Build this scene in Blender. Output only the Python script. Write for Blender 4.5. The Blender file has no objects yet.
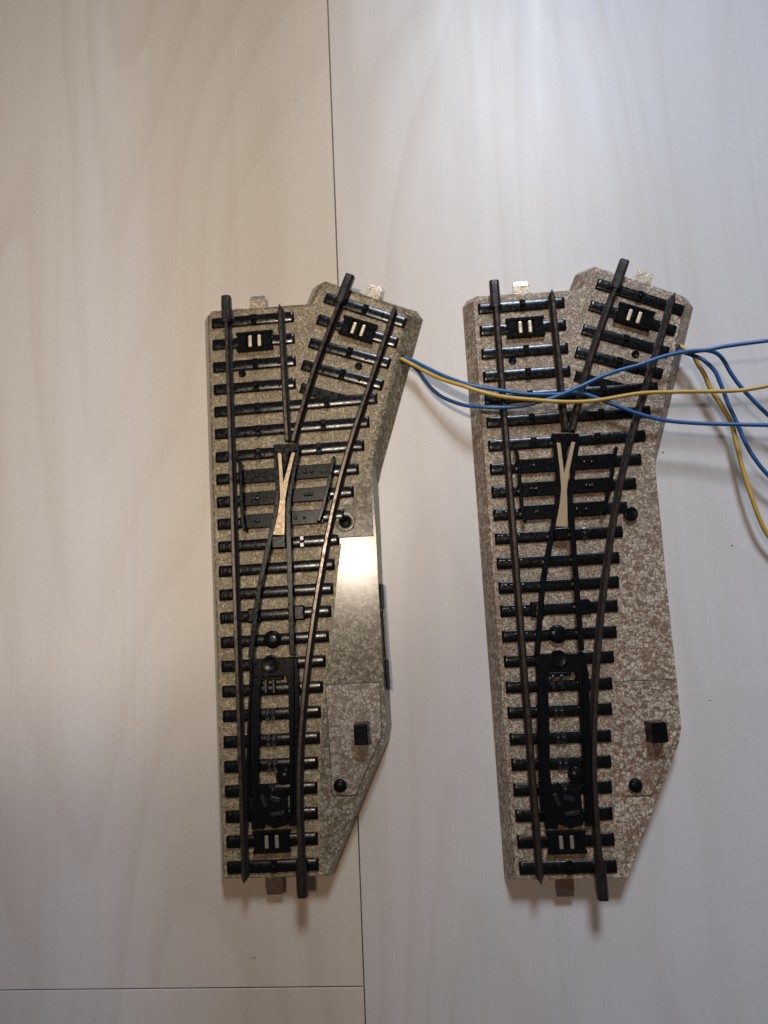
import bpy, bmesh, math, random
from mathutils import Vector, Matrix
random.seed(7)
MM = 0.001
sc = bpy.context.scene
COL = sc.collection

# ------------------------------------------------------------------ helpers
def tag(o, label=None, cat=None, group=None, kind=None):
    if label: o['label'] = label
    if cat: o['category'] = cat
    if group: o['group'] = group
    if kind: o['kind'] = kind
    return o

def empty(name, loc, rz=0):
    o = bpy.data.objects.new(name, None)
    COL.objects.link(o)
    o.empty_display_size = 0.01
    o.location = Vector(loc) * MM
    o.rotation_euler = (0, 0, rz)
    return o

class MB:
    """collects shapes given in millimetres and links them as one mesh object"""
    def __init__(s):
        s.v = []; s.f = []; s.m = []; s.sm = []
    def add(s, vs, fs, mi=0, smooth=False):
        b = len(s.v)
        s.v += [tuple(p) for p in vs]
        for f in fs:
            s.f.append([i + b for i in f]); s.m.append(mi); s.sm.append(smooth)
        return s
    def from_bm(s, bm, mi=0, smooth=False):
        bm.verts.index_update()
        s.add([v.co.copy() for v in bm.verts], [[v.index for v in f.verts] for f in bm.faces], mi, smooth)
        bm.free(); return s
    def box(s, c, size, rz=0, bev=0.0, seg=2, mi=0, taper=1.0, rx=0, ry=0):
        bm = bmesh.new()
        bmesh.ops.create_cube(bm, size=1)
        for v in bm.verts:
            k = taper if v.co.z > 0 else 1.0
            v.co = Vector((v.co.x * size[0] * k, v.co.y * size[1] * k, v.co.z * size[2]))
        if bev:
            bmesh.ops.bevel(bm, geom=bm.edges[:], offset=bev, segments=seg, profile=0.5, affect='EDGES')
        M = Matrix.Translation(Vector(c)) @ Matrix.Rotation(rz, 4, 'Z') @ Matrix.Rotation(rx, 4, 'X') @ Matrix.Rotation(ry, 4, 'Y')
        bmesh.ops.transform(bm, matrix=M, verts=bm.verts[:])
        return s.from_bm(bm, mi)
    def lathe(s, c, prof, seg=24, mi=0, smooth=True):
        """profile of (radius, z) pairs from the bottom outside up to the axis"""
        vs = []; fs = []
        n = len(prof)
        for r, z in prof:
            for k in range(seg):
                a = 2 * math.pi * k / seg
                vs.append((c[0] + r * math.cos(a), c[1] + r * math.sin(a), c[2] + z))
        for i in range(n - 1):
            for k in range(seg):
                k2 = (k + 1) % seg
                fs.append([i * seg + k, i * seg + k2, (i + 1) * seg + k2, (i + 1) * seg + k])
        fs.append([(n - 1) * seg + k for k in range(seg)])
        fs.append([k for k in reversed(range(seg))])
        return s.add(vs, fs, mi, smooth)
    def prism(s, poly, z0, z1, bev=0.0, mi=0, holes=(), seg=2):
        bm = bmesh.new()
        loops = [poly] + list(holes)
        ed = []
        for lp in loops:
            vv = [bm.verts.new((p[0], p[1], z1)) for p in lp]
            for i in range(len(vv)):
                ed.append(bm.edges.new((vv[i], vv[(i + 1) % len(vv)])))
        bmesh.ops.triangle_fill(bm, use_beauty=True, use_dissolve=False, edges=ed)
        for f in bm.faces:
            if f.normal.z < 0: f.normal_flip()
        top = bm.faces[:]
        ret = bmesh.ops.extrude_face_region(bm, geom=top)
        nv = [g for g in ret['geom'] if isinstance(g, bmesh.types.BMVert)]
        for v in nv: v.co.z = z0
        bmesh.ops.recalc_face_normals(bm, faces=bm.faces[:])
        if bev:
            bm.normal_update()
            es = [e for e in bm.edges if abs(e.verts[0].co.z - z1) < 1e-6 and abs(e.verts[1].co.z - z1) < 1e-6
                  and len(e.link_faces) == 2 and abs(e.link_faces[0].normal.z - e.link_faces[1].normal.z) > .3]
            bmesh.ops.bevel(bm, geom=es, offset=bev, segments=seg, profile=0.5, affect='EDGES')
        return s.from_bm(bm, mi)
    def sweep(s, path, prof, mis=None, scale=None, smooth=False):
        """profile of (u, z) points (closed, anticlockwise seen along the path) along a path in the xy plane"""
        n = len(path); k = len(prof)
        vs = []
        for i, p in enumerate(path):
            a = Vector(path[max(i - 1, 0)][:2]); b = Vector(path[min(i + 1, n - 1)][:2])
            t = (b - a).normalized(); nrm = Vector((t.y, -t.x))
            su, sz = scale[i] if scale else (1, 1)
            pz = p[2] if len(p) > 2 else 0
            for (u, z) in prof:
                vs.append((p[0] + nrm.x * u * su, p[1] + nrm.y * u * su, pz + z * sz))
        for i in range(n - 1):
            for j in range(k):
                j2 = (j + 1) % k
                s.add([], [], 0)
                s.f.append([len(s.v) + i * k + j, len(s.v) + i * k + j2, len(s.v) + (i + 1) * k + j2, len(s.v) + (i + 1) * k + j])
                s.m.append(mis[j] if mis else 0); s.sm.append(smooth)
        s.f.append([len(s.v) + j for j in reversed(range(k))]); s.m.append(0); s.sm.append(False)
        s.f.append([len(s.v) + (n - 1) * k + j for j in range(k)]); s.m.append(0); s.sm.append(False)
        s.v += vs
        return s
    def build(s, name, mats, parent=None):
        me = bpy.data.meshes.new(name)
        me.from_pydata([(x * MM, y * MM, z * MM) for x, y, z in s.v], [], s.f)
        if not isinstance(mats, (list, tuple)): mats = [mats]
        for m in mats: me.materials.append(m)
        me.polygons.foreach_set('material_index', s.m)
        me.polygons.foreach_set('use_smooth', s.sm)
        bm = bmesh.new(); bm.from_mesh(me)
        bmesh.ops.recalc_face_normals(bm, faces=bm.faces[:])
        bm.to_mesh(me); bm.free()
        me.update()
        o = bpy.data.objects.new(name, me)
        COL.objects.link(o)
        if parent is not None: o.parent = parent
        return o

def spline(pts, n=8):
    """Catmull-Rom through 2D or 3D points"""
    P = [Vector(p) for p in pts]
    P = [P[0] * 2 - P[1]] + P + [P[-1] * 2 - P[-2]]
    out = []
    for i in range(1, len(P) - 2):
        a, b, c, d = P[i - 1], P[i], P[i + 1], P[i + 2]
        for k in range(n):
            t = k / n
            out.append(tuple(0.5 * ((2 * b) + (c - a) * t + (2 * a - 5 * b + 4 * c - d) * t * t + (3 * b - a - 3 * c + d) * t ** 3)))
    out.append(tuple(P[-2]))
    return out

def round_poly(poly, rad, seg=4):
    out = []
    n = len(poly)
    for i in range(n):
        p0 = Vector(poly[i - 1]); p = Vector(poly[i]); p1 = Vector(poly[(i + 1) % n])
        d0 = (p0 - p); d1 = (p1 - p)
        r = min(rad, d0.length * .45, d1.length * .45)
        a = p + d0.normalized() * r; b = p + d1.normalized() * r
        for k in range(seg + 1):
            t = k / seg
            out.append(tuple((1 - t) ** 2 * a + 2 * t * (1 - t) * p + t * t * b))
    return out

def circle(cx, cy, r, n=28):
    return [(cx + r * math.cos(2 * math.pi * k / n), cy + r * math.sin(2 * math.pi * k / n)) for k in range(n)]

# ------------------------------------------------------------------ materials
class NT:
    def __init__(s, name):
        s.mat = bpy.data.materials.new(name); s.mat.use_nodes = True
        s.t = s.mat.node_tree; s.b = s.t.nodes['Principled BSDF']
    def n(s, typ, **kw):
        nd = s.t.nodes.new(typ)
        for k, v in kw.items():
            if k in nd.inputs.keys(): nd.inputs[k].default_value = v
            else: setattr(nd, k, v)
        return nd
    def l(s, a, b): s.t.links.new(a, b)
    def set(s, **kw):
        for k, v in kw.items():
            s.b.inputs[k.replace('_', ' ')].default_value = v
    def math(s, op, a, b=None, clamp=False):
        nd = s.t.nodes.new('ShaderNodeMath'); nd.operation = op; nd.use_clamp = clamp
        for i, x in enumerate((a, b)):
            if x is None: continue
            if isinstance(x, (int, float)): nd.inputs[i].default_value = x
            else: s.l(x, nd.inputs[i])
        return nd.outputs[0]
    def ramp(s, fac, stops):
        r = s.t.nodes.new('ShaderNodeValToRGB')
        e = r.color_ramp.elements
        while len(e) < len(stops): e.new(0.5)
        for el, (p, c) in zip(e, stops):
            el.position = p; el.color = (*c, 1) if len(c) == 3 else c
        s.l(fac, r.inputs[0]); return r.outputs[0]
    def mix(s, fac, a, b, blend='MIX'):
        m = s.t.nodes.new('ShaderNodeMix'); m.data_type = 'RGBA'; m.blend_type = blend
        for inp, x in ((m.inputs[0], fac), (m.inputs[6], a), (m.inputs[7], b)):
            if isinstance(x, (int, float)): inp.default_value = x
            elif isinstance(x, tuple): inp.default_value = (*x, 1)
            else: s.l(x, inp)
        return m.outputs[2]
    def coords(s, scale=(1000, 1000, 1000), rot=(0, 0, 0)):
        tc = s.t.nodes.new('ShaderNodeTexCoord'); mp = s.t.nodes.new('ShaderNodeMapping')
        mp.inputs['Scale'].default_value = scale; mp.inputs['Rotation'].default_value = rot
        s.l(tc.outputs['Object'], mp.inputs[0]); return mp.outputs[0]
    def noise(s, vec, scale, detail=2, dist=0, rough=.5):
        nd = s.n('ShaderNodeTexNoise', Scale=scale, Detail=detail, Distortion=dist, Roughness=rough)
        s.l(vec, nd.inputs['Vector']); return nd.outputs['Fac']
    def bump(s, h, strength, dist):
        b = s.n('ShaderNodeBump', Strength=strength, Distance=dist)
        s.l(h, b.inputs['Height']); s.l(b.outputs[0], s.b.inputs['Normal'])

def mat_bed(name, base, flake, dark, thr, soft, rough, coat, bump, size=0.62, chips=0.0, spec=.5):
    t = NT(name)
    c = t.coords()
    f = t.noise(c, size, 3.2, 1.6, .58)
    fl = t.ramp(f, [(thr, (0, 0, 0)), (thr + soft, (1, 1, 1))])
    if chips:
        # printed stone chips: warped cells, most of them light, with brown joints between
        wn = t.n('ShaderNodeTexNoise', Scale=1.1, Detail=2.0); t.l(c, wn.inputs['Vector'])
        wv = t.n('ShaderNodeVectorMath', operation='SCALE'); t.l(wn.outputs['Color'], wv.inputs[0]); wv.inputs['Scale'].default_value = 1.3
        wa = t.n('ShaderNodeVectorMath', operation='ADD'); t.l(c, wa.inputs[0]); t.l(wv.outputs[0], wa.inputs[1])
        ve = t.n('ShaderNodeTexVoronoi', feature='DISTANCE_TO_EDGE', Scale=chips); t.l(wa.outputs[0], ve.inputs['Vector'])
        vc = t.n('ShaderNodeTexVoronoi', feature='F1', Scale=chips); t.l(wa.outputs[0], vc.inputs['Vector'])
        sep = t.n('ShaderNodeSeparateColor'); t.l(vc.outputs['Color'], sep.inputs[0])
        dens = t.math('ADD', sep.outputs[0], t.math('MULTIPLY', t.math('SUBTRACT', t.noise(c, .07, 2), .5), .9))
        on = t.ramp(dens, [(.42, (0, 0, 0)), (.50, (.75, .75, .75)), (.85, (1, 1, 1))])
        body = t.ramp(ve.outputs['Distance'], [(.07, (0, 0, 0)), (.14, (1, 1, 1))])
        fl = t.math('MAXIMUM', t.math('MULTIPLY', on, body), t.math('MULTIPLY', fl, .45))
    big = t.noise(c, .09, 3, .4)
    fine = t.noise(c, 2.6, 3, .3)
    basec = t.mix(t.ramp(fine, [(.35, (0, 0, 0)), (.66, (1, 1, 1))]), dark, base)
    flc = t.mix(fine, tuple(x * .72 for x in flake), flake)
    k = t.math('MULTIPLY', fl, t.ramp(big, [(.3, (.7, .7, .7)), (.65, (1, 1, 1))]))
    colr = t.mix(k, basec, flc)
    # brass-coloured grime that gathers in large soft patches
    grime = t.ramp(t.noise(c, .16, 4, .8), [(.52, (0, 0, 0)), (.72, (.5, .5, .5))])
    colr = t.mix(grime, colr, t.mix(1.0, colr, (.72, .60, .46), 'MULTIPLY'))
    t.l(colr, t.b.inputs['Base Color'])
    rr = t.ramp(t.noise(c, .8, 3), [(.3, (rough - .05 * (bump > .05),) * 3), (.7, (rough + .01 + .09 * (bump > .05),) * 3)])
    t.l(rr, t.b.inputs['Roughness'])
    t.set(Coat_Weight=coat, Coat_Roughness=rough * .8)
    t.b.inputs['Specular IOR Level'].default_value = spec
    h = t.math('ADD', t.math('MULTIPLY', fl, .35), t.math('ADD', f, t.math('MULTIPLY', fine, .4)))
    t.bump(h, bump, .0003)
    return t.mat

M = {}
BROWN = (.172, .100, .056); CREAM = (.58, .475, .345); DARKB = (.098, .058, .035)
M['bed_speckled'] = mat_bed('speckled_tin', BROWN, CREAM, DARKB, .50, .06, .40, .15, .30, .84, .90)
M['bed_rough_speckled'] = mat_bed('embossed_tin_speckled', (.215, .138, .078), (.52, .405, .27), (.11, .07, .042), .47, .07, .40, .15, .75, 1.05)
M['bed_olive'] = mat_bed('olive_tin', (.145, .110, .068), (.40, .335, .23), (.085, .062, .037), .50, .06, .155, .0, .0, .80, .92, .17)
M['bed_rough_olive'] = mat_bed('embossed_tin_olive', (.225, .156, .076), (.45, .335, .18), (.09, .06, .03), .46, .10, .27, .0, .6, 1.0)
M['cover_olive'] = mat_bed('brown_cover_tin', (.135, .092, .060), (.46, .39, .29), DARKB, .50, .06, .38, .15, .25, .84, .95)

def mat_plain(name, col, rough, metal=0.0, coat=0.0, var=.25, vs=.6, bump=0.0, bs=2.0, spec=.5):
    t = NT(name)
    c = t.coords()
    v = t.noise(c, vs, 4, .5)
    colr = t.mix(v, tuple(x * (1 - var) for x in col), tuple(min(1, x * (1 + var)) for x in col))
    t.l(colr, t.b.inputs['Base Color'])
    rr = t.ramp(t.noise(c, vs * 1.7, 4, .2), [(.3, (max(.04, rough - .08),) * 3), (.7, (rough + .12,) * 3)])
    t.l(rr, t.b.inputs['Roughness'])
    t.set(Metallic=metal, Coat_Weight=coat, Coat_Roughness=rough * .6)
    t.b.inputs['Specular IOR Level'].default_value = spec
    if bump: t.bump(t.noise(c, bs, 3), bump, .0002)
    return t.mat

M['sleeper_black'] = mat_plain('black_lacquer', (.0045, .0045, .0048), .19, spec=.24)
M['plastic_black'] = mat_plain('black_plastic', (.0045, .0045, .005), .19, spec=.14)
M['plastic_matte'] = mat_plain('matte_black_plastic', (.0045, .0045, .005), .22, spec=.09)
M['stud_metal'] = mat_plain('dark_stud_metal', (.05, .05, .052), .22, metal=.8)
M['rail_side'] = mat_plain('browned_rail', (.017, .0115, .0095), .36, metal=.25, var=.4)
M['rail_head'] = mat_plain('worn_rail_head', (.052, .039, .031), .26, metal=.6, var=.35, vs=.35)
M['joiner'] = mat_plain('dark_rail_joiner', (.018, .013, .011), .32, metal=.35, var=.35)
M['frog'] = mat_plain('bare_pale_tin', (.31, .228, .138), .40, metal=.4, var=.04)
M['strip_shaded'] = mat_plain('shaded_contact_metal', (.25, .21, .17), .4, metal=.5, var=.2)  # contact metal darkened: the dimmer light at the lower end, put into the colour
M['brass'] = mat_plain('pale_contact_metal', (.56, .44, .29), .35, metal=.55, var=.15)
M['tin_tab'] = mat_plain('tarnished_tin', (.40, .31, .22), .30, metal=.75, var=.35, bump=.3)
M['hole'] = mat_plain('dark_hole', (.008, .008, .008), .6)

def mat_floor():
    t = NT('pale_wood_laminate')
    tc = t.n('ShaderNodeTexCoord')
    oi = t.n('ShaderNodeObjectInfo')
    off = t.n('ShaderNodeCombineXYZ')
    t.l(t.math('MULTIPLY', oi.outputs['Random'], 37.0), off.inputs[0])
    t.l(t.math('MULTIPLY', oi.outputs['Random'], 91.0), off.inputs[1])
    add = t.n('ShaderNodeVectorMath', operation='ADD')
    t.l(tc.outputs['Object'], add.inputs[0]); t.l(off.outputs[0], add.inputs[1])
    def mapped(sx, sy):
        m = t.n('ShaderNodeMapping'); m.inputs['Scale'].default_value = (sx, sy, 1)
        t.l(add.outputs[0], m.inputs[0]); return m.outputs[0]
    # cathedral figure: contour lines of a stretched noise
    n1 = t.noise(mapped(8, 1.7), 1.0, 1.8, .25, .42)
    saw = t.math('FRACT', t.math('MULTIPLY', n1, 24.0))
    line = t.ramp(saw, [(0, (.1, .1, .1)), (.45, (.0, .0, .0)), (.90, (1, 1, 1)), (1.0, (.1, .1, .1))])
    patch = t.ramp(t.noise(mapped(5, 2.5), 1.0, 2), [(.36, (0, 0, 0)), (.60, (1, 1, 1))])
    line = t.math('MULTIPLY', line, t.math('ADD', t.math('MULTIPLY', patch, .70), .30))
    # fine streaks along the grain
    st = t.noise(mapped(420, 7), 1.0, 3, .3, .6)
    st2 = t.noise(mapped(120, 2.2), 1.0, 3, .6, .55)
    fl = t.noise(mapped(1100, 650), 1.0, 3, 0, .65)
    tone = t.noise(mapped(9, .5), 1.0, 2.5, .2)
    col = t.mix(t.ramp(tone, [(.36, (0, 0, 0)), (.66, (1, 1, 1))]), (.585, .550, .525), (.535, .485, .445))
    col = t.mix(t.math('MULTIPLY', line, .36), col, (.40, .325, .265))
    col = t.mix(t.ramp(st2, [(.48, (0, 0, 0)), (.75, (.15, .15, .15))]), col, (.43, .36, .30))
    col = t.mix(t.ramp(st, [(.5, (0, 0, 0)), (.8, (.20, .20, .20))]), col, (.42, .36, .31))
    col = t.mix(t.ramp(fl, [(.38, (.24, .24, .24)), (.62, (0, 0, 0))]), col, (.40, .36, .33))
    # whole planks differ a little
    tone2 = t.n('ShaderNodeAttribute', attribute_name='plank_tone', attribute_type='OBJECT')
    ox = t.n('ShaderNodeSeparateXYZ'); t.l(tc.outputs['Object'], ox.inputs[0])
    heart = t.math('ADD', t.math('MULTIPLY', ox.outputs[0], 10.0), t.math('MULTIPLY', t.noise(mapped(14, 1.1), 1.0, 3, .3), .5))
    tint = t.ramp(heart, [(.30, (1.0, 1.0, 1.0)), (.65, (.86, .79, .68)), (.95, (.71, .62, .49))])
    col = t.mix(tone2.outputs['Fac'], col, t.mix(1.0, t.mix(1.0, col, (1.31, 1.31, 1.31), 'MULTIPLY'), tint, 'MULTIPLY'))
    col = t.mix(t.math('MULTIPLY', t.math('SUBTRACT', 1.0, tone2.outputs['Fac']), t.ramp(t.math('MULTIPLY', ox.outputs[0], -10.0), [(.35, (0, 0, 0)), (.97, (1, 1, 1))])), col, t.mix(1.0, col, (.95, .875, .78), 'MULTIPLY'))  # warm light beside the long seam, painted into this plank's left edge
    t.l(col, t.b.inputs['Base Color'])
    rr = t.ramp(t.noise(mapped(60, 8), 1.0, 3), [(.3, (.40,) * 3), (.7, (.50,) * 3)])
    t.l(rr, t.b.inputs['Roughness'])
    h = t.math('ADD', t.math('MULTIPLY', st, .6), t.math('MULTIPLY', fl, .5))
    t.bump(h, .10, .0003)
    return t.mat
M['floor'] = mat_floor()
M['subfloor'] = mat_plain('dark_underlay', (.03, .024, .02), .9)

def mat_wire(name, col):
    t = NT(name)
    c = t.coords()
    v = t.noise(c, .25, 4, .4)
    t.l(t.mix(v, tuple(x * .75 for x in col), tuple(min(1, x * 1.2) for x in col)), t.b.inputs['Base Color'])
    t.set(Roughness=.42)
    t.bump(t.noise(c, 1.1, 3), .15, .0002)
    return t.mat
M['wire_blue'] = mat_wire('blue_insulation', (.013, .085, .235))
M['wire_yellow'] = mat_wire('yellow_insulation', (.47, .29, .045))
M['dust'] = mat_plain('dark_lint', (.34, .31, .295), .9)
M['tin_shaded'] = mat_plain('shaded_brown_tin', (.15, .10, .075), .4, metal=.5, var=.3)  # tab tin with the shade at the lower end painted in

# ------------------------------------------------------------------ floor
SEAM_ANG = math.radians(2.55)
FX, FY = -29.7, 0.0                    # a point on the long seam
CROSS = -106.4                         # the short seam left of it, along the seam's own axis
def plank(x0, x1, y0, y1, tone):
    g = .14
    cx, cy = (x0 + x1) / 2, (y0 + y1) / 2
    mb = MB()
    mb.box((0, 0, -4), (x1 - x0 - 2 * g, y1 - y0 - 2 * g, 8), bev=.22, seg=2)
    o = mb.build('floor_plank', M['floor'])
    c, s = math.cos(SEAM_ANG), math.sin(SEAM_ANG)
    o.location = Vector((FX + c * cx - s * cy, FY + s * cx + c * cy, 0)) * MM
    o.rotation_euler = (0, 0, SEAM_ANG)
    o['plank_tone'] = tone
    tag(o, kind='structure')
    return o
PW, PL = 193.0, 1285.0
for col_i, cut in ((-3, 260), (-2, -420), (-1, CROSS), (0, 545), (1, -330), (2, 180), (3, -150)):
    x0 = col_i * PW; x1 = x0 + PW
    for y0 in (cut - PL, cut):
        plank(x0, x1, y0, y0 + PL, {-1: 1.0, 0: 0.0}.get(col_i, .5))
mb = MB(); mb.box((0, 0, -9.5), (1500, 3200, 3))
tag(mb.build('subfloor', M['subfloor']), kind='structure')

# ------------------------------------------------------------------ track switches
ZB, ZS, ZR = 7.0, 7.7, 10.2            # bed, sleeper and rail-head heights
SLY = [86.9, 79.3, 71.4, 63.7, 56.1, 48.5, 40.8, 33.3, 25.9, 18.6, 11.2, 3.4, -4.1, -11.2, -18.9, -26.3,
       -34.0, -41.4, -49.1, -56.4, -63.6, -70.9, -78.1, -85.4]
SLX = [28.0, 27.9, 27.9, 27.7, 54.2, 51.2, 48.9, 46.8, 44.6, 41.3, 39.0, 37.2, 36.5, 35.5, 34.4, 32.9,
       31.7, 30.8, 29.9, 29.1, 28.5, 28.2, 28.0, 27.8]
TOP = [(-1.3, -88.5), (30.6, -89.0), (49.6, -51.2), (50.4, -47.4), (50.5, -34), (50.6, -4), (50.9, 12), (51.0, 30),
       (51.3, 36), (65.6, 83.6), (64.9, 86.2), (39.0, 98.4), (36.4, 97.2), (33.6, 90.9), (0.2, 91.6), (-1.4, 90.0)]
BOT = [(-4.0, -90.2), (31.0, -90.4), (50.6, -51.5), (51.5, -47.6), (51.5, -34), (51.4, -4), (51.8, 12), (52.0, 29),
       (53.6, 34.6), (70.7, 84.6), (69.0, 87.6), (38.6, 101.4), (33.6, 99.3), (30.9, 93.3), (-3.0, 93.2), (-4.6, 91.0)]
DSL = [((38.7, 92.5), (64.9, 80.8)), ((35.8, 85.2), (61.8, 74.2)), ((32.7, 77.3), (58.9, 67.3)), ((29.9, 69.8), (56.2, 60.3))]
DIV_OUT = spline([(62.0, 86.0), (56.7, 72.3), (50.6, 57.0), (45.0, 42.5), (40.6, 29.6), (36.6, 15.6), (33.6, 3.2), (30.9, -9.0),
                  (28.4, -22.0), (26.3, -34.5), (24.8, -45.5), (23.6, -57.5), (23.0, -70), (22.9, -80), (22.9, -88.5)], 6)
DIV_IN = [(47.3, 97.6), (43.5, 88.6), (38.6, 77.6), (33.6, 65.6), (28.7, 51.4), (26.2, 43.6)]

RAIL = [(-1.15, 0), (1.15, 0), (1.15, .45), (.42, .8), (.42, 1.55), (.62, 1.8), (.62, 2.35), (.40, 2.5), (-.40, 2.5), (-.62, 2.35), (-.62, 1.8), (-.42, 1.55), (-.42, .8), (-1.15, .45)]
RAILM = [0] * 14
for j in (7, 8, 6): RAILM[j] = 1
RAILM[8 - 1] = 1

def rail(parent, path, sharp_start=False, sharp_end=False):
    pr = [(u, z + ZS) for u, z in RAIL]
    path = list(path)
    if sharp_start: path.insert(1, tuple(Vector(path[0]) + (Vector(path[1]) - Vector(path[0])).normalized() * 1.6))
    if sharp_end: path.insert(-1, tuple(Vector(path[-1]) + (Vector(path[-2]) - Vector(path[-1])).normalized() * 1.6))
    n = len(path); sca = [(1, 1)] * n
    if sharp_start: sca[0] = (.28, 1)
    if sharp_end: sca[-1] = (.28, 1)
    return MB().sweep(path, pr, RAILM, sca).build('rail', [M['rail_side'], M['rail_head']], parent)

def dense(a, b, n=10):
    return [(a[0] + (b[0] - a[0]) * k / n, a[1] + (b[1] - a[1]) * k / n) for k in range(n + 1)]

def joiner(parent, p, d, length):
    """folded shoe pushed over a rail end: floor, two cheeks, a rounded cap"""
    d = Vector(d).normalized()
    q = Vector(p); e = q + d * length
    path = dense(q, e, 6)
    pr = [(-1.55, ZS - .1), (1.55, ZS - .1), (1.6, ZS + 1.9), (1.15, ZS + 2.55), (.75, ZS + 2.7), (-.75, ZS + 2.7), (-1.15, ZS + 2.55), (-1.6, ZS + 1.9)]
    sca = [(.86, 1), (1, 1), (1, 1), (1, 1), (1, 1), (1, 1), (.97, .99)]
    o = MB().sweep(path, pr, None, sca).build('rail_joiner', M['joiner'], parent)
    # crimped slot along the top of the shoe
    a = q + d * (length * .55); b = q + d * (length * .93)
    MB().sweep(dense(a, b, 2), [(-.16, ZS + 2.6), (.16, ZS + 2.6), (.16, ZS + 2.78), (-.16, ZS + 2.78)]).build('joiner_slot', M['rail_head'], o)

def bar(parent, name, path, w, z0, z1, mat, taper_ends=False, thin=0.0):
    n = len(path)
    pr = [(-w / 2, z0), (w / 2, z0), (w / 2, z1 - .2), (w / 2 - .2, z1), (-w / 2 + .2, z1), (-w / 2, z1 - .2)]
    sca = [(1 - thin * max(0.0, i / (n - 1) - .5) * 2, 1) for i in range(n)]
    if taper_ends: sca[0] = (.45, .97); sca[-1] = (.45, .97)
    return MB().sweep(path, pr, None, sca).build(name, M[mat], parent)

def sleeper(parent, a, b, w=3.35, studs=(), clips=(), h=None):
    a = Vector(a); b = Vector(b); d = b - a; L = d.length; rz = math.atan2(d.y, d.x)
    c = (a + b) / 2
    zt = ZS + (h or 0)
    mb = MB()
    jr = random.uniform(-.004, .004)
    u = d.normalized(); nn = Vector((-u.y, u.x)) * (jr * L / 2)
    a2, b2 = a - nn, b + nn
    prof = [(-w / 2, ZB - .3), (w / 2, ZB - .3), (w / 2, zt - .42)]
    hw = w / 2
    for k in range(1, 5):
        t = math.pi / 2 * k / 5
        prof.append((hw - .28 + .28 * math.cos(t), zt - .42 + .32 * math.sin(t)))
    for k in range(9):                    # gently crowned top
        t = 1 - k / 4
        prof.append((t * (hw - .26), zt + .10 - .19 * t * t))
    for k in range(4, 0, -1):
        t = math.pi / 2 * k / 5
        prof.append((-hw + .28 - .28 * math.cos(t), zt - .42 + .32 * math.sin(t)))
    prof.append((-w / 2, zt - .42))
    mb.sweep([tuple(a2), tuple(a2 + u * .25), tuple(a2 + u * 1.0), tuple(b2 - u * 1.0), tuple(b2 - u * .25), tuple(b2)], prof, None,
             [(.93, .965), (1, .995), (1, 1), (1, 1), (1, .995), (.93, .965)], smooth=True)
    for t in clips:                       # small rail clips moulded on the sleeper
        q = a + u * t
        mb.box((q.x, q.y, zt + .14), (.8, w * .5, .6), rz=rz, bev=.14)
    o = mb.build('sleeper', M['sleeper_black'], parent)
    for (t, wide) in studs:
        q = a + u * t
        s = MB()
        s.box((q.x, q.y, zt + .12), (1.9 if not wide else 1.5, w + .1, .62), rz=rz, bev=.25)
        s.lathe((q.x, q.y, zt + .3), [(.55, 0), (.55, .5), (.42, .75), (.18, .88)], 12)
        s.build('contact_stud', M['plastic_black'] if not wide else M['stud_metal'], o)
    return o

def contact_box(parent, c, rz, w, l, lit=True):
    """black frame round a recess that carries two bright contact strips"""
    R = Matrix.Rotation(rz, 4, 'Z')
    def at(x, y): v = R @ Vector((x, y, 0)); return (c[0] + v.x, c[1] + v.y)
    mb = MB()
    z = ZS + .15
    mb.box((*at(0, 0), ZB + .2), (w, l, 1.2), rz=rz, bev=.2)
    for sy in (-1, 1):
        mb.box((*at(0, sy * (l / 2 - .55)), z + .35), (w + .8, 1.1, 1.1), rz=rz, bev=.22)
    for sx in (-1, 1):
        mb.box((*at(sx * (w / 2 - 1.5), 0), z + .30), (3.0, l - 2.0, 1.05), rz=rz, bev=.25)
    mb.box((*at(0, 0), z + .3), (1.0, l - 2.0, 1.1), rz=rz, bev=.2)
    o = mb.build('contact_box', M['plastic_black'], parent)
    for sx in (-1, 1):
        s = MB(); s.box((*at(sx * 1.55, 0), z + .25), (1.25, l - 2.5, .7), rz=rz, bev=.3, seg=3)
        s.build('contact_strip', M['brass' if lit else 'strip_shaded'], o)
    return o

def tab(parent, c, rz, m='tin_tab', rx=-.30, w=5.4, l=4.6):
    R = Matrix.Rotation(rz, 4, 'Z')
    def at(x, y): v = R @ Vector((x, y, 0)); return (c[0] + v.x, c[1] + v.y)
    mb = MB()
    mb.box((*at(0, -1.0), 3.1), (w, l - 1.0, .45), rz=rz, bev=.12)
    mb.box((*at(0, l / 2 - .9), 2.95), (w * .94, 2.2, .45), rz=rz, bev=.12, rx=rx)
    return mb.build('connector_tab', M[m], parent)

def wedge(mb, pts, z0, z1, bev=.15): return mb.prism(pts, z0, z1, bev)

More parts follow.
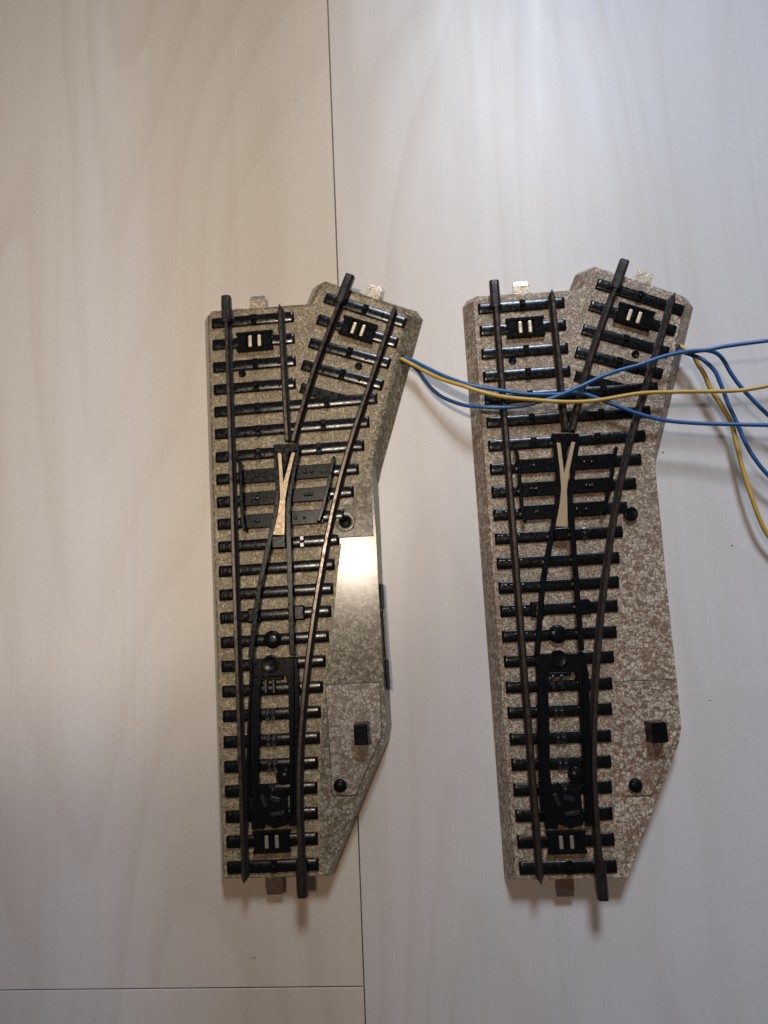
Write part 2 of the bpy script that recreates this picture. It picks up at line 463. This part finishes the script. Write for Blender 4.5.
def track_switch(loc, rz, kind):
    A = kind == 'olive'
    root = empty('track_switch', (*loc, 0), rz)
    bed_m = M['bed_olive'] if A else M['bed_speckled']
    rough_m = M['bed_rough_olive'] if A else M['bed_rough_speckled']
    # ---- tin roadbed: bevelled body with sloping flanks
    mb = MB()
    n = len(TOP)
    def lerp(t): return [(a[0] + (b[0] - a[0]) * t, a[1] + (b[1] - a[1]) * t) for a, b in zip(TOP, BOT)]
    cx, cy = 24, 2
    rings = [(lerp(1.0), 0.15), (lerp(.98), .5), (lerp(.16), 6.0), (lerp(.03), 6.72), (lerp(-.06), 6.94)]
    for i in range(len(rings) - 1):
        r0, z0 = rings[i]; r1, z1 = rings[i + 1]
        vs = [(*p, z0) for p in r0] + [(*p, z1) for p in r1]
        mb.add(vs, [[k, (k + 1) % n, n + (k + 1) % n, n + k] for k in range(n)], 0)
    hole = circle(41.4, 16.4, 1.95)
    bm = bmesh.new()
    ed = []
    for lp in ([lerp(-.06)] + ([hole] if A else [])):
        vv = [bm.verts.new((p[0], p[1], 6.94)) for p in lp]
        for i in range(len(vv)): ed.append(bm.edges.new((vv[i], vv[(i + 1) % len(vv)])))
    bmesh.ops.triangle_fill(bm, use_beauty=True, edges=ed)
    mb.from_bm(bm, 0)
    body = mb.build('roadbed', bed_m, root)
    bm = bmesh.new(); bm.from_mesh(body.data)
    bmesh.ops.remove_doubles(bm, verts=bm.verts[:], dist=1e-6)
    bmesh.ops.recalc_face_normals(bm, faces=bm.faces[:])
    bm.to_mesh(body.data); bm.free()
    # ---- embossed ballast strip below the sleepers (straight leg and branch in one pressing)
    edge = [(x + 1.4, y) for x, y in DIV_OUT if y < 84]
    strip = [(-.9, -88.2), (29.8, -88.6)]
    xs = []
    for y in (-84, -70, -55, -40, -26, -12, 0, 9.5):
        i = min(range(24), key=lambda k: abs(SLY[k] - y)); xs.append((SLX[i] + .7, y))
    strip += xs + [(42.5, 10.2), (43.6, 14), (45.0, 22), (48.4, 31), (50.4, 38), (64.4, 83.4), (63.9, 85.5), (39.2, 97.0), (37.0, 95.8), (34.2, 90.0), (.6, 90.6), (-.7, 89.4)]
    mb = MB()
    hol = []
    if A:
        h2 = circle(41.4, 16.4, 2.7)
        strip = [p for p in strip if p not in ((42.5, 10.2), (43.6, 14), (45.0, 22))]
        i = strip.index((48.4, 31)); strip[i:i] = [(37.0, 11.0), (37.6, 16.4), (40.5, 22), (45.0, 28)]
    mb.prism(strip, ZB - .3, ZB + .06, .05)
    mb.build('ballast', rough_m, root)
    # ---- sleepers of the straight leg
    mid_track = lambda y: None
    for i, (y, x1) in enumerate(zip(SLY, SLX)):
        w = 3.65
        studs = []
        clips = ([1.2, 2.2] if 8 <= i <= 13 else []) + [4.0, 7.4] + ([22.2] if i < 4 else [])
        if i in (0, 2, 3, 23): studs = [(14.4, False)]
        elif i in (4, 5, 6): studs = [(14.4, False), (({4: 37.5, 5: 36.0, 6: 34.2})[i], False)]
        elif i in (7, 8, 9): studs = [({7: 13.6, 8: 13.3, 9: 13.1}[i], True), ({7: 31.5, 8: 30.2, 9: 28.4}[i], True)]
        elif i == 10: studs = [(27.3, True)]
        elif i in (17, 18, 19): studs = [(14.2, True), (15.9, True)]
        elif i in (20, 21): studs = [(15.0, True)]
        x1j = x1 + random.uniform(-.15, .15)
        sleeper(root, (0.0, y + .05), (x1j, y - .05 + (.15 if i > 3 and i < 10 else 0)), w, studs, clips)
    # flat carrier plates under the frog
    for i, xa, xb in ((7, 8.9, 38.2), (8, 8.9, 37.0), (9, 9.0, 34.6)):
        y = SLY[i]; mb = MB()
        mb.box(((xa + xb) / 2, y + .2, ZS + .05), (xb - xa, 4.5, .9), bev=.2)
        o = mb.build('guard_rail_plate', M['plastic_matte'], root)
        for xx in ((xa + 4.6, xb - 9.0) if i != 8 else (xa + 3.4, xa + 5.0, xb - 7.8, xb - 6.0)):
            MB().lathe((xx, y + .2, ZS + .4), [(.6, 0), (.6, .35), (.45, .6), (.2, .7)], 12).build('rivet', M['stud_metal'], o)
    # ---- sleepers of the branch
    for k, (a, b) in enumerate(DSL):
        L = (Vector(b) - Vector(a)).length
        sleeper(root, a, b, 3.65, [(L * .5, False)], [3.9, 7.6, L - 8.0, L - 4.2])
    mb = MB(); wedge(mb, [(28.4, 60.4), (29.6, 63.7), (36.5, 60.8), (47.5, 57.0), (47.0, 54.6), (36.0, 55.0), (34.0, 58.2)], ZB - .3, ZS - .1, .25)
    mb.build('sleeper', M['sleeper_black'], root)
    # ---- rails
    rail(root, dense((5.7, 88.5), (5.7, -89.0), 30), False, True)
    rail(root, dense((23.8, 90.4), (24.3, 44.0), 12), True)
    din = spline(DIV_IN, 6)
    rail(root, din[3:])
    rail(root, DIV_OUT, True)
    joiner(root, (5.65, 86.0), (0, 1), 9.3)
    joiner(root, (43.7, 89.2), (4.0, 9.2), 10.2)
    joiner(root, (22.9, -83.0), (0, -1), 10.8)
    # ---- frog: pale metal V and its black surround
    V = [(21.05, 40.1), (22.3, 40.3), (22.55, 30.4), (25.6, 39.9), (26.8, 39.7), (24.3, 31.0), (22.95, 24.8), (22.6, 19), (22.2, 13.3), (18.4, 13.7),
         (20.2, 20.0), (21.2, 25.4), (21.25, 32)]
    mb = MB(); mb.prism(V, ZS, 9.75, .12); mb.build('frog_plate', M['frog'], root)
    mb = MB(); mb.prism([(19.7, 40.4), (19.8, 43.0), (28.2, 42.5), (28.0, 40.1), (26.7, 40.1), (24.9, 39.9), (22.75, 31.8), (22.5, 39.6), (20.6, 40.4)], ZS, 10.0, .25)
    mb.build('frog_nose', M['plastic_black'], root)
    lw = spline([(10.0, -24.0), (11.0, -17.2), (13.4, -3.0), (15.9, 6.6), (18.0, 14.6), (19.9, 22.4), (20.5, 29), (20.3, 41.5)], 5)
    rw = spline([(23.0, -24.0), (23.1, -15), (23.3, -3), (23.5, 10.9), (23.9, 22.8), (25.4, 30.4), (27.9, 41.2)], 5)
    bar(root, 'closure_rail', lw, 1.7, ZS, 9.85, 'plastic_black', False, .35)
    bar(root, 'closure_rail', rw, 1.7, ZS, 9.85, 'plastic_black', False, .35)
    mb = MB(); mb.box((20.2, 11.4, 9.1), (4.2, 3.6, 1.0), bev=.2); mb.build('frog_heel', M['plastic_black'], root)
    # ---- guard rails
    bar(root, 'guard_rail', spline([(8.0, 38.6), (8.7, 36.6), (8.8, 27), (8.9, 19.5), (9.5, 15.6)], 5), 1.1, ZS, 9.9, 'plastic_black', True)
    bar(root, 'guard_rail', spline([(39.2, 37.6), (38.3, 34.2), (36.8, 28), (34.4, 20.2), (33.0, 16.6)], 5), 1.1, ZS, 9.9, 'plastic_black', True)
    # ---- blades and their black frame
    mb = MB()
    mb.prism([(9.2, -24.2), (24.2, -24.8), (24.7, -31), (23.9, -45), (23.2, -59), (22.5, -74), (19.6, -74), (20.3, -64), (20.7, -50), (21.2, -33.4), (20.4, -30.2), (13.2, -29.9), (12.5, -33),
              (11.9, -45), (11.0, -59), (11.3, -66), (12.0, -74.6), (8.2, -74.4), (8.3, -60), (9.0, -40)], ZS + .25, ZS + 1.15, .2)
    fr = mb.build('switch_frame', M['plastic_matte'], root)
    MB().lathe((16.0, -26.2, ZS + 1.05), [(2.75, 0), (2.75, .25), (2.5, .42), (2.2, .32), (.4, .32)], 28).build('pivot_disc', M['plastic_matte'], fr)
    for xx in (14.1, 16.6):
        mb = MB(); mb.box((xx, -33.0, ZS + .55), (.9, 4.2, 1.0), bev=.2); mb.build('slot_rib', M['stud_metal'], fr)
    mb = MB(); mb.box((15.3, -30.7, ZS + .35), (8.4, 1.2, 1.2), bev=.2); mb.build('cross_rib', M['plastic_matte'], fr)
    mb = MB()
    mb.prism([(8.6, -62.6), (13.4, -61.6), (14.4, -64.0), (19.4, -63.2), (19.4, -73.6), (15.2, -74.6), (12.4, -73.4), (8.6, -74.8)], ZB + .2, ZS + .95, .3)
    pl = mb.build('point_motor_lever', M['plastic_black'], root)
    mb = MB(); mb.box((16.3, -70.3, ZS + 1.1), (4.4, 1.3, .7), rz=.12, bev=.25, seg=3); mb.box((12.3, -66.4, ZS + 1.1), (1.5, 4.0, .9), rz=.35, bev=.3, seg=3)
    mb.box((15.8, -66.2, ZS + .85), (3.4, 1.6, .8), rz=-.3, bev=.3, seg=3)
    mb.build('lever_pin', M['stud_metal'], pl)
    mb = MB(); mb.lathe((18.6, -59.8, ZB + .2), [(2.5, 0), (2.5, 1.3), (2.2, 1.6)], 24); mb.build('drive_crank', M['plastic_black'], root)
    bar(root, 'switch_blade', spline([(10.4, -25), (9.3, -36), (8.1, -52), (7.5, -72)], 6), .8, ZS + .8, 9.9, 'plastic_black', True)
    bar(root, 'switch_blade', spline([(22.9, -25), (22.6, -38), (21.6, -54), (20.6, -72)], 6), .8, ZS + .8, 9.9, 'plastic_black', True)
    MB().lathe((16.6, -18.8, ZS - .1), [(2.75, 0), (2.75, .7), (2.3, 1.0), (.8, 1.1)], 28).build('pivot_rivet', M['plastic_black'], root)
    for i, xs_ in ((13, (11.2, 25.0)),):
        for xx in xs_:
            mb = MB(); mb.box((xx, SLY[i] + .1, ZS + .15), (4.4, 4.6, .9), bev=.5, seg=3); mb.build('slide_chair', M['plastic_black'], root)
    # ---- contact boxes and tabs at the three ends
    contact_box(root, (14.6, 79.2), 0, 11.6, 6.6)
    contact_box(root, (49.2, 79.9), -.40, 11.2, 6.6)
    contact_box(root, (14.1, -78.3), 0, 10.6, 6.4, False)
    tab(root, (14.9, 95.0), 0)
    tab(root, (54.9, 94.8), -.40, 'tin_tab', -.05)
    tab(root, (13.2, -92.4), math.pi, 'tin_shaded')
    # ---- screw holes, lever, cover, socket
    for p in ((9.8, 68.6), (48.6, 67.6)):
        MB().lathe((*p, ZB - .2), [(1.25, 0), (1.25, .55), (1.0, .62), (.9, .4), (.3, .4)], 20).build('fixing_pin', M['plastic_matte'], root)
    cov = [(32.5, -33.7), (33.0, -66.2), (39.9, -66.3), (48.7, -49.4), (49.1, -33.9)]
    mb = MB()
    mb.prism(round_poly(cov, .5, 2), ZB - .5, ZB + .22, .08)
    c = mb.build('motor_cover', M['cover_olive'] if A else M['bed_speckled'], root)
    # narrow dark joint round the cover
    jp = [(x + (x - 41) * .006, y + (y + 48) * .006) for x, y in cov]
    mb = MB()
    segs = [0, 1, 2, 3, 4] if A else [1, 2, 4]
    for k in segs:
        a = Vector(jp[k]); b = Vector(jp[(k + 1) % 5]); 
        wj = .26 if A else .27
        if (not A) and k == 1: pass
        mid = (a + b) / 2; d = b - a
        mb.box((mid.x, mid.y, ZB + .06), (d.length, wj, .10), rz=math.atan2(d.y, d.x))
    mb.build('cover_joint', M['hole'], c)
    if A:
        mb = MB(); mb.box((43.1, -48.3, ZB + 2.6), (4.3, 6.4, 5.6), bev=.35, seg=3, taper=.95); kb = mb.build('hand_lever', M['plastic_black'], root)
        mb = MB(); mb.box((43.1, -45.7, ZB + 5.4), (3.2, .8, .5), bev=.15); mb.build('lever_ridge', M['sleeper_black'], kb)
    else:
        mb = MB(); mb.box((42.4, -48.2, ZB + 2.4), (4.9, 6.0, 5.2), bev=.35, seg=3, taper=.95, ry=.13); kb = mb.build('hand_lever', M['plastic_black'], root)
        mb = MB(); mb.box((42.6, -45.6, ZB + 5.1), (3.8, .8, .5), bev=.15, ry=.13); mb.build('lever_ridge', M['sleeper_black'], kb)
    MB().lathe((35.4, -63.4, ZB - .3), [(2.0, 0), (2.0, 1.0), (1.75, 1.45), (1.2, 1.7), (.3, 1.8)], 24).build('cover_screw', M['plastic_matte'], root)
    if A:
        # tilted upper plate with a round lantern socket
        mb = MB()
        poly = [(36.9, 11.6), (50.0, 11.4), (50.2, 30.2), (46.2, 28.4), (43.6, 22.6), (38.8, 21.6), (36.9, 17.0)]
        mb.prism(poly, 6.5, 7.1, .1, 0, [circle(41.4, 16.4, 1.95)])
        for i, p in enumerate(mb.v):
            if p[2] > 6.8: mb.v[i] = (p[0], p[1], p[2] + .52 * (30.2 - p[1]) / 18.6)
        sp = mb.build('socket_plate', M['bed_olive'], root)
        prof = [(3.9, -.35), (3.3, .05), (2.9, .25), (2.4, .28), (2.0, .1), (1.95, -1.5)]
        rb = MB(); vs = []; fs = []; sg = 32
        for r, z in prof:
            for k in range(sg):
                a = 2 * math.pi * k / sg; vs.append((41.4 + r * math.cos(a), 16.4 + r * math.sin(a), 7.45 + z))
        for i in range(len(prof) - 1):
            for k in range(sg): fs.append([i * sg + k, i * sg + (k + 1) % sg, (i + 1) * sg + (k + 1) % sg, (i + 1) * sg + k])
        rb.add(vs, fs, 0, True); rb.build('socket_rim', M['bed_olive'], sp)
        MB().lathe((41.4, 16.4, 5.0), [(1.98, 0), (1.98, .4)], 24).build('socket_bottom', M['hole'], sp)
        # dark slots and the folded flange on the right flank
        for (x, y0, y1) in ((51.75, -11.5, -3.6), (52.0, -36.4, -27.2)):
            mb = MB(); mb.box((x - .35, (y0 + y1) / 2, 3.6), (.7, y1 - y0, 4.6), bev=.2); mb.build('flank_slot', M['hole'], root)
        mb = MB(); mb.box((51.6, -19.4, 3.2), (.4, 15.0, 5.0), bev=.15); mb.build('flank_flange', M['bed_olive'], root)
    else:
        MB().lathe((41.8, 16.5, ZB - .2), [(2.15, 0), (2.15, 1.5), (1.9, 1.85), (1.5, 1.75), (.4, 1.7)], 28).build('socket_plug', M['plastic_black'], root)
    # grommet where the wires leave the flank
    mb = MB(); mb.lathe((0, 0, 0), [(1.5, 0), (1.5, .5), (1.2, .7)], 20)
    g = mb.build('wire_outlet', M['hole'], root)
    g.rotation_euler = (0, math.radians(55), math.radians(-20))
    g.location = Vector((62.6, 69.9, 4.1)) * MM if A else Vector((62.9, 69.2, 4.6)) * MM
    return root

PA = (-70.97, 13.50, .06313); PB = (16.75, 15.49, .04972)
a = track_switch(PA[:2], PA[2], 'olive')
tag(a, 'left track switch with glossy olive bed, open round hole and lamp glare on its plate', 'track switch', 'model railway track switches')
b = track_switch(PB[:2], PB[2], 'speckled')
tag(b, 'right track switch, with brown and cream speckled bed, lying under the crossing wires', 'track switch', 'model railway track switches')

# ------------------------------------------------------------------ wires
def wire(pts, mat, label, r=.63):
    path = [Vector(p) for p in spline(pts, 7)]
    # a touch of unevenness so the insulation does not look ruled
    seg = 12
    mb = MB(); vs = []; fs = []
    N = len(path)
    up = Vector((0, 0, 1))
    for i, p in enumerate(path):
        t = (path[min(i + 1, N - 1)] - path[max(i - 1, 0)]).normalized()
        s = t.cross(up).normalized(); u = s.cross(t).normalized()
        for k in range(seg):
            a_ = 2 * math.pi * k / seg
            vs.append(p + (s * math.cos(a_) + u * math.sin(a_)) * r)
    for i in range(N - 1):
        for k in range(seg):
            fs.append([i * seg + k, i * seg + (k + 1) % seg, (i + 1) * seg + (k + 1) % seg, (i + 1) * seg + k])
    fs.append(list(reversed(range(seg)))); fs.append([(N - 1) * seg + k for k in range(seg)])
    mb.add(vs, fs, 0, True)
    o = mb.build('wire', M[mat])
    return tag(o, label, 'wire', 'thin insulated wires of the track switches')
wire([(-13.4, 87.8, 4.0), (-9.7, 86.5, 5.0), (-5.7, 83.6, 7.0), (1.4, 78.8, 10.0), (9.2, 74.9, 12.5), (18.4, 72.9, 12.6), (26.8, 71.6, 12.2), (35.1, 71.4, 11.8), (43.1, 71.7, 11.6),
      (49.0, 69.6, 11.6), (58.7, 65.4, 11.6), (64.1, 63.5, 11.5), (69.6, 62.3, 11.0), (79.1, 61.3, 11.0), (89.0, 60.5, 12.0), (98.2, 59.8, 13.0), (109.9, 59.3, 14.0), (125, 58, 15), (150, 54, 14)],
     'wire_blue', 'blue wire from the left switch, ending below the crossing yellow wire at right')
wire([(-13.7, 86.9, 4.0), (-9.7, 85.1, 4.0), (-7.4, 83.0, 4.0), (-4.8, 79.0, 4.5), (-2.2, 75.7, 5.0), (1.3, 72.6, 6.5), (7.3, 69.3, 9.5), (12.8, 68.0, 11.5), (18.4, 67.5, 12.0),
      (24.9, 67.7, 12.2), (31.6, 69.1, 12.8), (36.7, 70.6, 13.4), (43.2, 73.2, 13.7), (49.1, 76.0, 13.3), (55.4, 78.3, 13.0), (61.6, 79.9, 13.0), (68.6, 82.3, 13.0), (75.9, 83.7, 13.0),
      (81.6, 84.0, 13.0), (86.3, 84.7, 13.5), (93.3, 85.4, 14.0), (99.4, 85.7, 15.0), (111.2, 86.7, 16.0), (130, 88, 16), (150, 88, 15)],
     'wire_blue', 'blue wire sagging lowest beside left switch, then rising above all others at right')
wire([(-13.3, 87.2, 4.9), (-8.3, 84.0, 6.0), (-3.4, 80.4, 8.0), (1.4, 77.3, 10.5), (7.0, 74.5, 13.0), (12.2, 72.3, 13.8), (17.4, 70.8, 13.9), (22.3, 69.9, 13.9), (27.6, 69.3, 13.9),
      (34.9, 68.6, 13.6), (41.3, 68.4, 13.2), (48.9, 69.0, 12.6), (61.3, 71.1, 11.7), (72.0, 71.3, 11.6), (82.3, 71.1, 12.0), (87.5, 70.9, 12.5), (92.3, 71.0, 13.0), (98.7, 71.8, 14.0), (110.6, 73.9, 15.0), (130, 76, 15), (150, 77, 14)],
     'wire_yellow', 'yellow wire from the left switch lying right across the rails of the right switch')
wire([(76.3, 88.9, 4.6), (77.6, 87.7, 5.2), (80.1, 85.1, 6.0), (81.4, 82.1, 6.0), (83.1, 78.7, 6.0), (84.6, 74.1, 6.0), (86.9, 70.2, 5.6), (89.2, 66.1, 5.2), (90.9, 62.2, 5.0), (91.7, 56.7, 5.0),
      (93.1, 47.7, 5.2), (95.0, 38.8, 5.5), (97.3, 31.4, 5.0), (99.9, 26.5, 4.4), (105.6, 19.8, 3.5), (116, 10, 2), (130, 2, .8)],
     'wire_yellow', 'yellow wire leaving the right switch and hanging down along the right edge of the floor', .72)
wire([(75.6, 87.3, 5.0), (77.3, 86.0, 6.0), (79.4, 84.2, 8.0), (82.0, 82.3, 9.0), (85.1, 78.9, 9.0), (86.8, 75.1, 8.5), (88.2, 71.1, 8.0), (89.6, 67.0, 7.6), (91.3, 62.9, 7.2), (94.1, 54.9, 7.0),
      (96.9, 49.9, 6.6), (100.1, 45.9, 6.0), (106.5, 39.7, 5.0), (116, 31, 3), (130, 22, 1)],
     'wire_blue', 'blue wire leaving the right switch and curving down beside the hanging yellow wire')
wire([(75.2, 86.4, 6.0), (78.4, 85.2, 8.5), (82.4, 84.7, 10.8), (85.8, 83.7, 10.5), (88.1, 81.5, 9.6), (90.1, 77.8, 9.0), (93.0, 73.4, 8.5), (97.6, 67.9, 8.0), (100.9, 64.5, 7.5), (107.6, 58.4, 6.0), (118, 50, 4), (132, 42, 1)],
     'wire_blue', 'short blue wire arching from the right switch to the right edge, outermost of its bundle')

# ------------------------------------------------------------------ specks on the floor
def speck(x, y, r, label):
    mb = MB(); bm = bmesh.new()
    bmesh.ops.create_icosphere(bm, subdivisions=1, radius=1)
    for v in bm.verts:
        k = random.uniform(.7, 1.2); v.co = Vector((x + v.co.x * r * k, y + v.co.y * r * k * .8, .12 + v.co.z * .12 * k))
    mb.from_bm(bm, 0, True)
    tag(mb.build('dust_speck', M['dust']), label, 'speck', 'specks of dirt on the floor')
speck(70.8, 55.1, .40, 'dark speck on the pale floor close to the right flank of the speckled switch')
speck(90.1, 24.9, .42, 'dark speck on the pale floor left of the hanging yellow wire')
speck(-58.2, -99.2, .50, 'dark speck on the floor below the left switch and above the short plank seam')
speck(80.4, -22.3, .34, 'faint speck on the floor to the right of the square lever of the right switch')

# ------------------------------------------------------------------ lights
w = bpy.data.worlds.new('World'); sc.world = w; w.use_nodes = True
bg = w.node_tree.nodes['Background']
wt = w.node_tree
tc = wt.nodes.new('ShaderNodeTexCoord'); sx = wt.nodes.new('ShaderNodeSeparateXYZ'); rp = wt.nodes.new('ShaderNodeValToRGB')
wt.links.new(tc.outputs['Generated'], sx.inputs[0]); wt.links.new(sx.outputs[2], rp.inputs[0]); wt.links.new(rp.outputs[0], bg.inputs[0])
e = rp.color_ramp.elements
e[0].position = .25; e[0].color = (.92, .80, .84, 1); e[1].position = .9; e[1].color = (.22, .19, .20, 1)
bg.inputs[1].default_value = .125

def aim(o, target):
    d = Vector(target) - o.location
    o.rotation_euler = d.to_track_quat('-Z', 'Y').to_euler()
def spot(name, loc, target, watts, col, half, blend, soft):
    L = bpy.data.lights.new(name, 'SPOT'); L.energy = watts; L.color = col
    L.spot_size = math.radians(2 * half); L.spot_blend = blend; L.shadow_soft_size = soft
    o = bpy.data.objects.new(name, L); COL.objects.link(o)
    o.location = loc; aim(o, target)
spot('window_light', (.105, .80, .68), (.082, .092, 0), 17, (1.0, .96, .77), 14.6, 1.0, .12)
spot('window_skylight', (.108, .803, .68), (.16, .015, 0), 38.5, (.40, .58, .90), 20.5, 1.0, .12)
spot('ceiling_fill', (-.265, .205, 2.0), (-.05, .065, 0), 39, (1.0, .785, .60), 8.2, 1.0, .10)  # broad fill added at the same place as the ceiling spot
spot('ceiling_spot', (-.265, .205, 2.0), (-.138, .150, 0), 46, (1.0, .92, .77), 5.7, .25, .030)

# ------------------------------------------------------------------ camera
cam = bpy.data.cameras.new('Camera'); co = bpy.data.objects.new('Camera', cam); COL.objects.link(co)
F, D, PITCH, ROLL = 740.0, 238.126, .152479, .079579
cam.sensor_fit = 'VERTICAL'; cam.sensor_height = 36; cam.sensor_width = 27
cam.lens = F / 1024 * 36
cam.clip_start = .005; cam.clip_end = 50
R = Matrix.Rotation(ROLL, 4, 'Y') @ Matrix.Rotation(PITCH, 4, 'X')
co.matrix_world = Matrix.Translation((0, 0, D * MM)) @ R
cam.dof.use_dof = True; cam.dof.focus_distance = .228; cam.dof.aperture_fstop = 11
sc.camera = co
vs_ = sc.view_settings
vs_.view_transform = 'Standard'; vs_.look = 'None'; vs_.exposure = 0; vs_.gamma = 1
sc.cycles.max_bounces = 6
sc.cycles.use_denoising = True
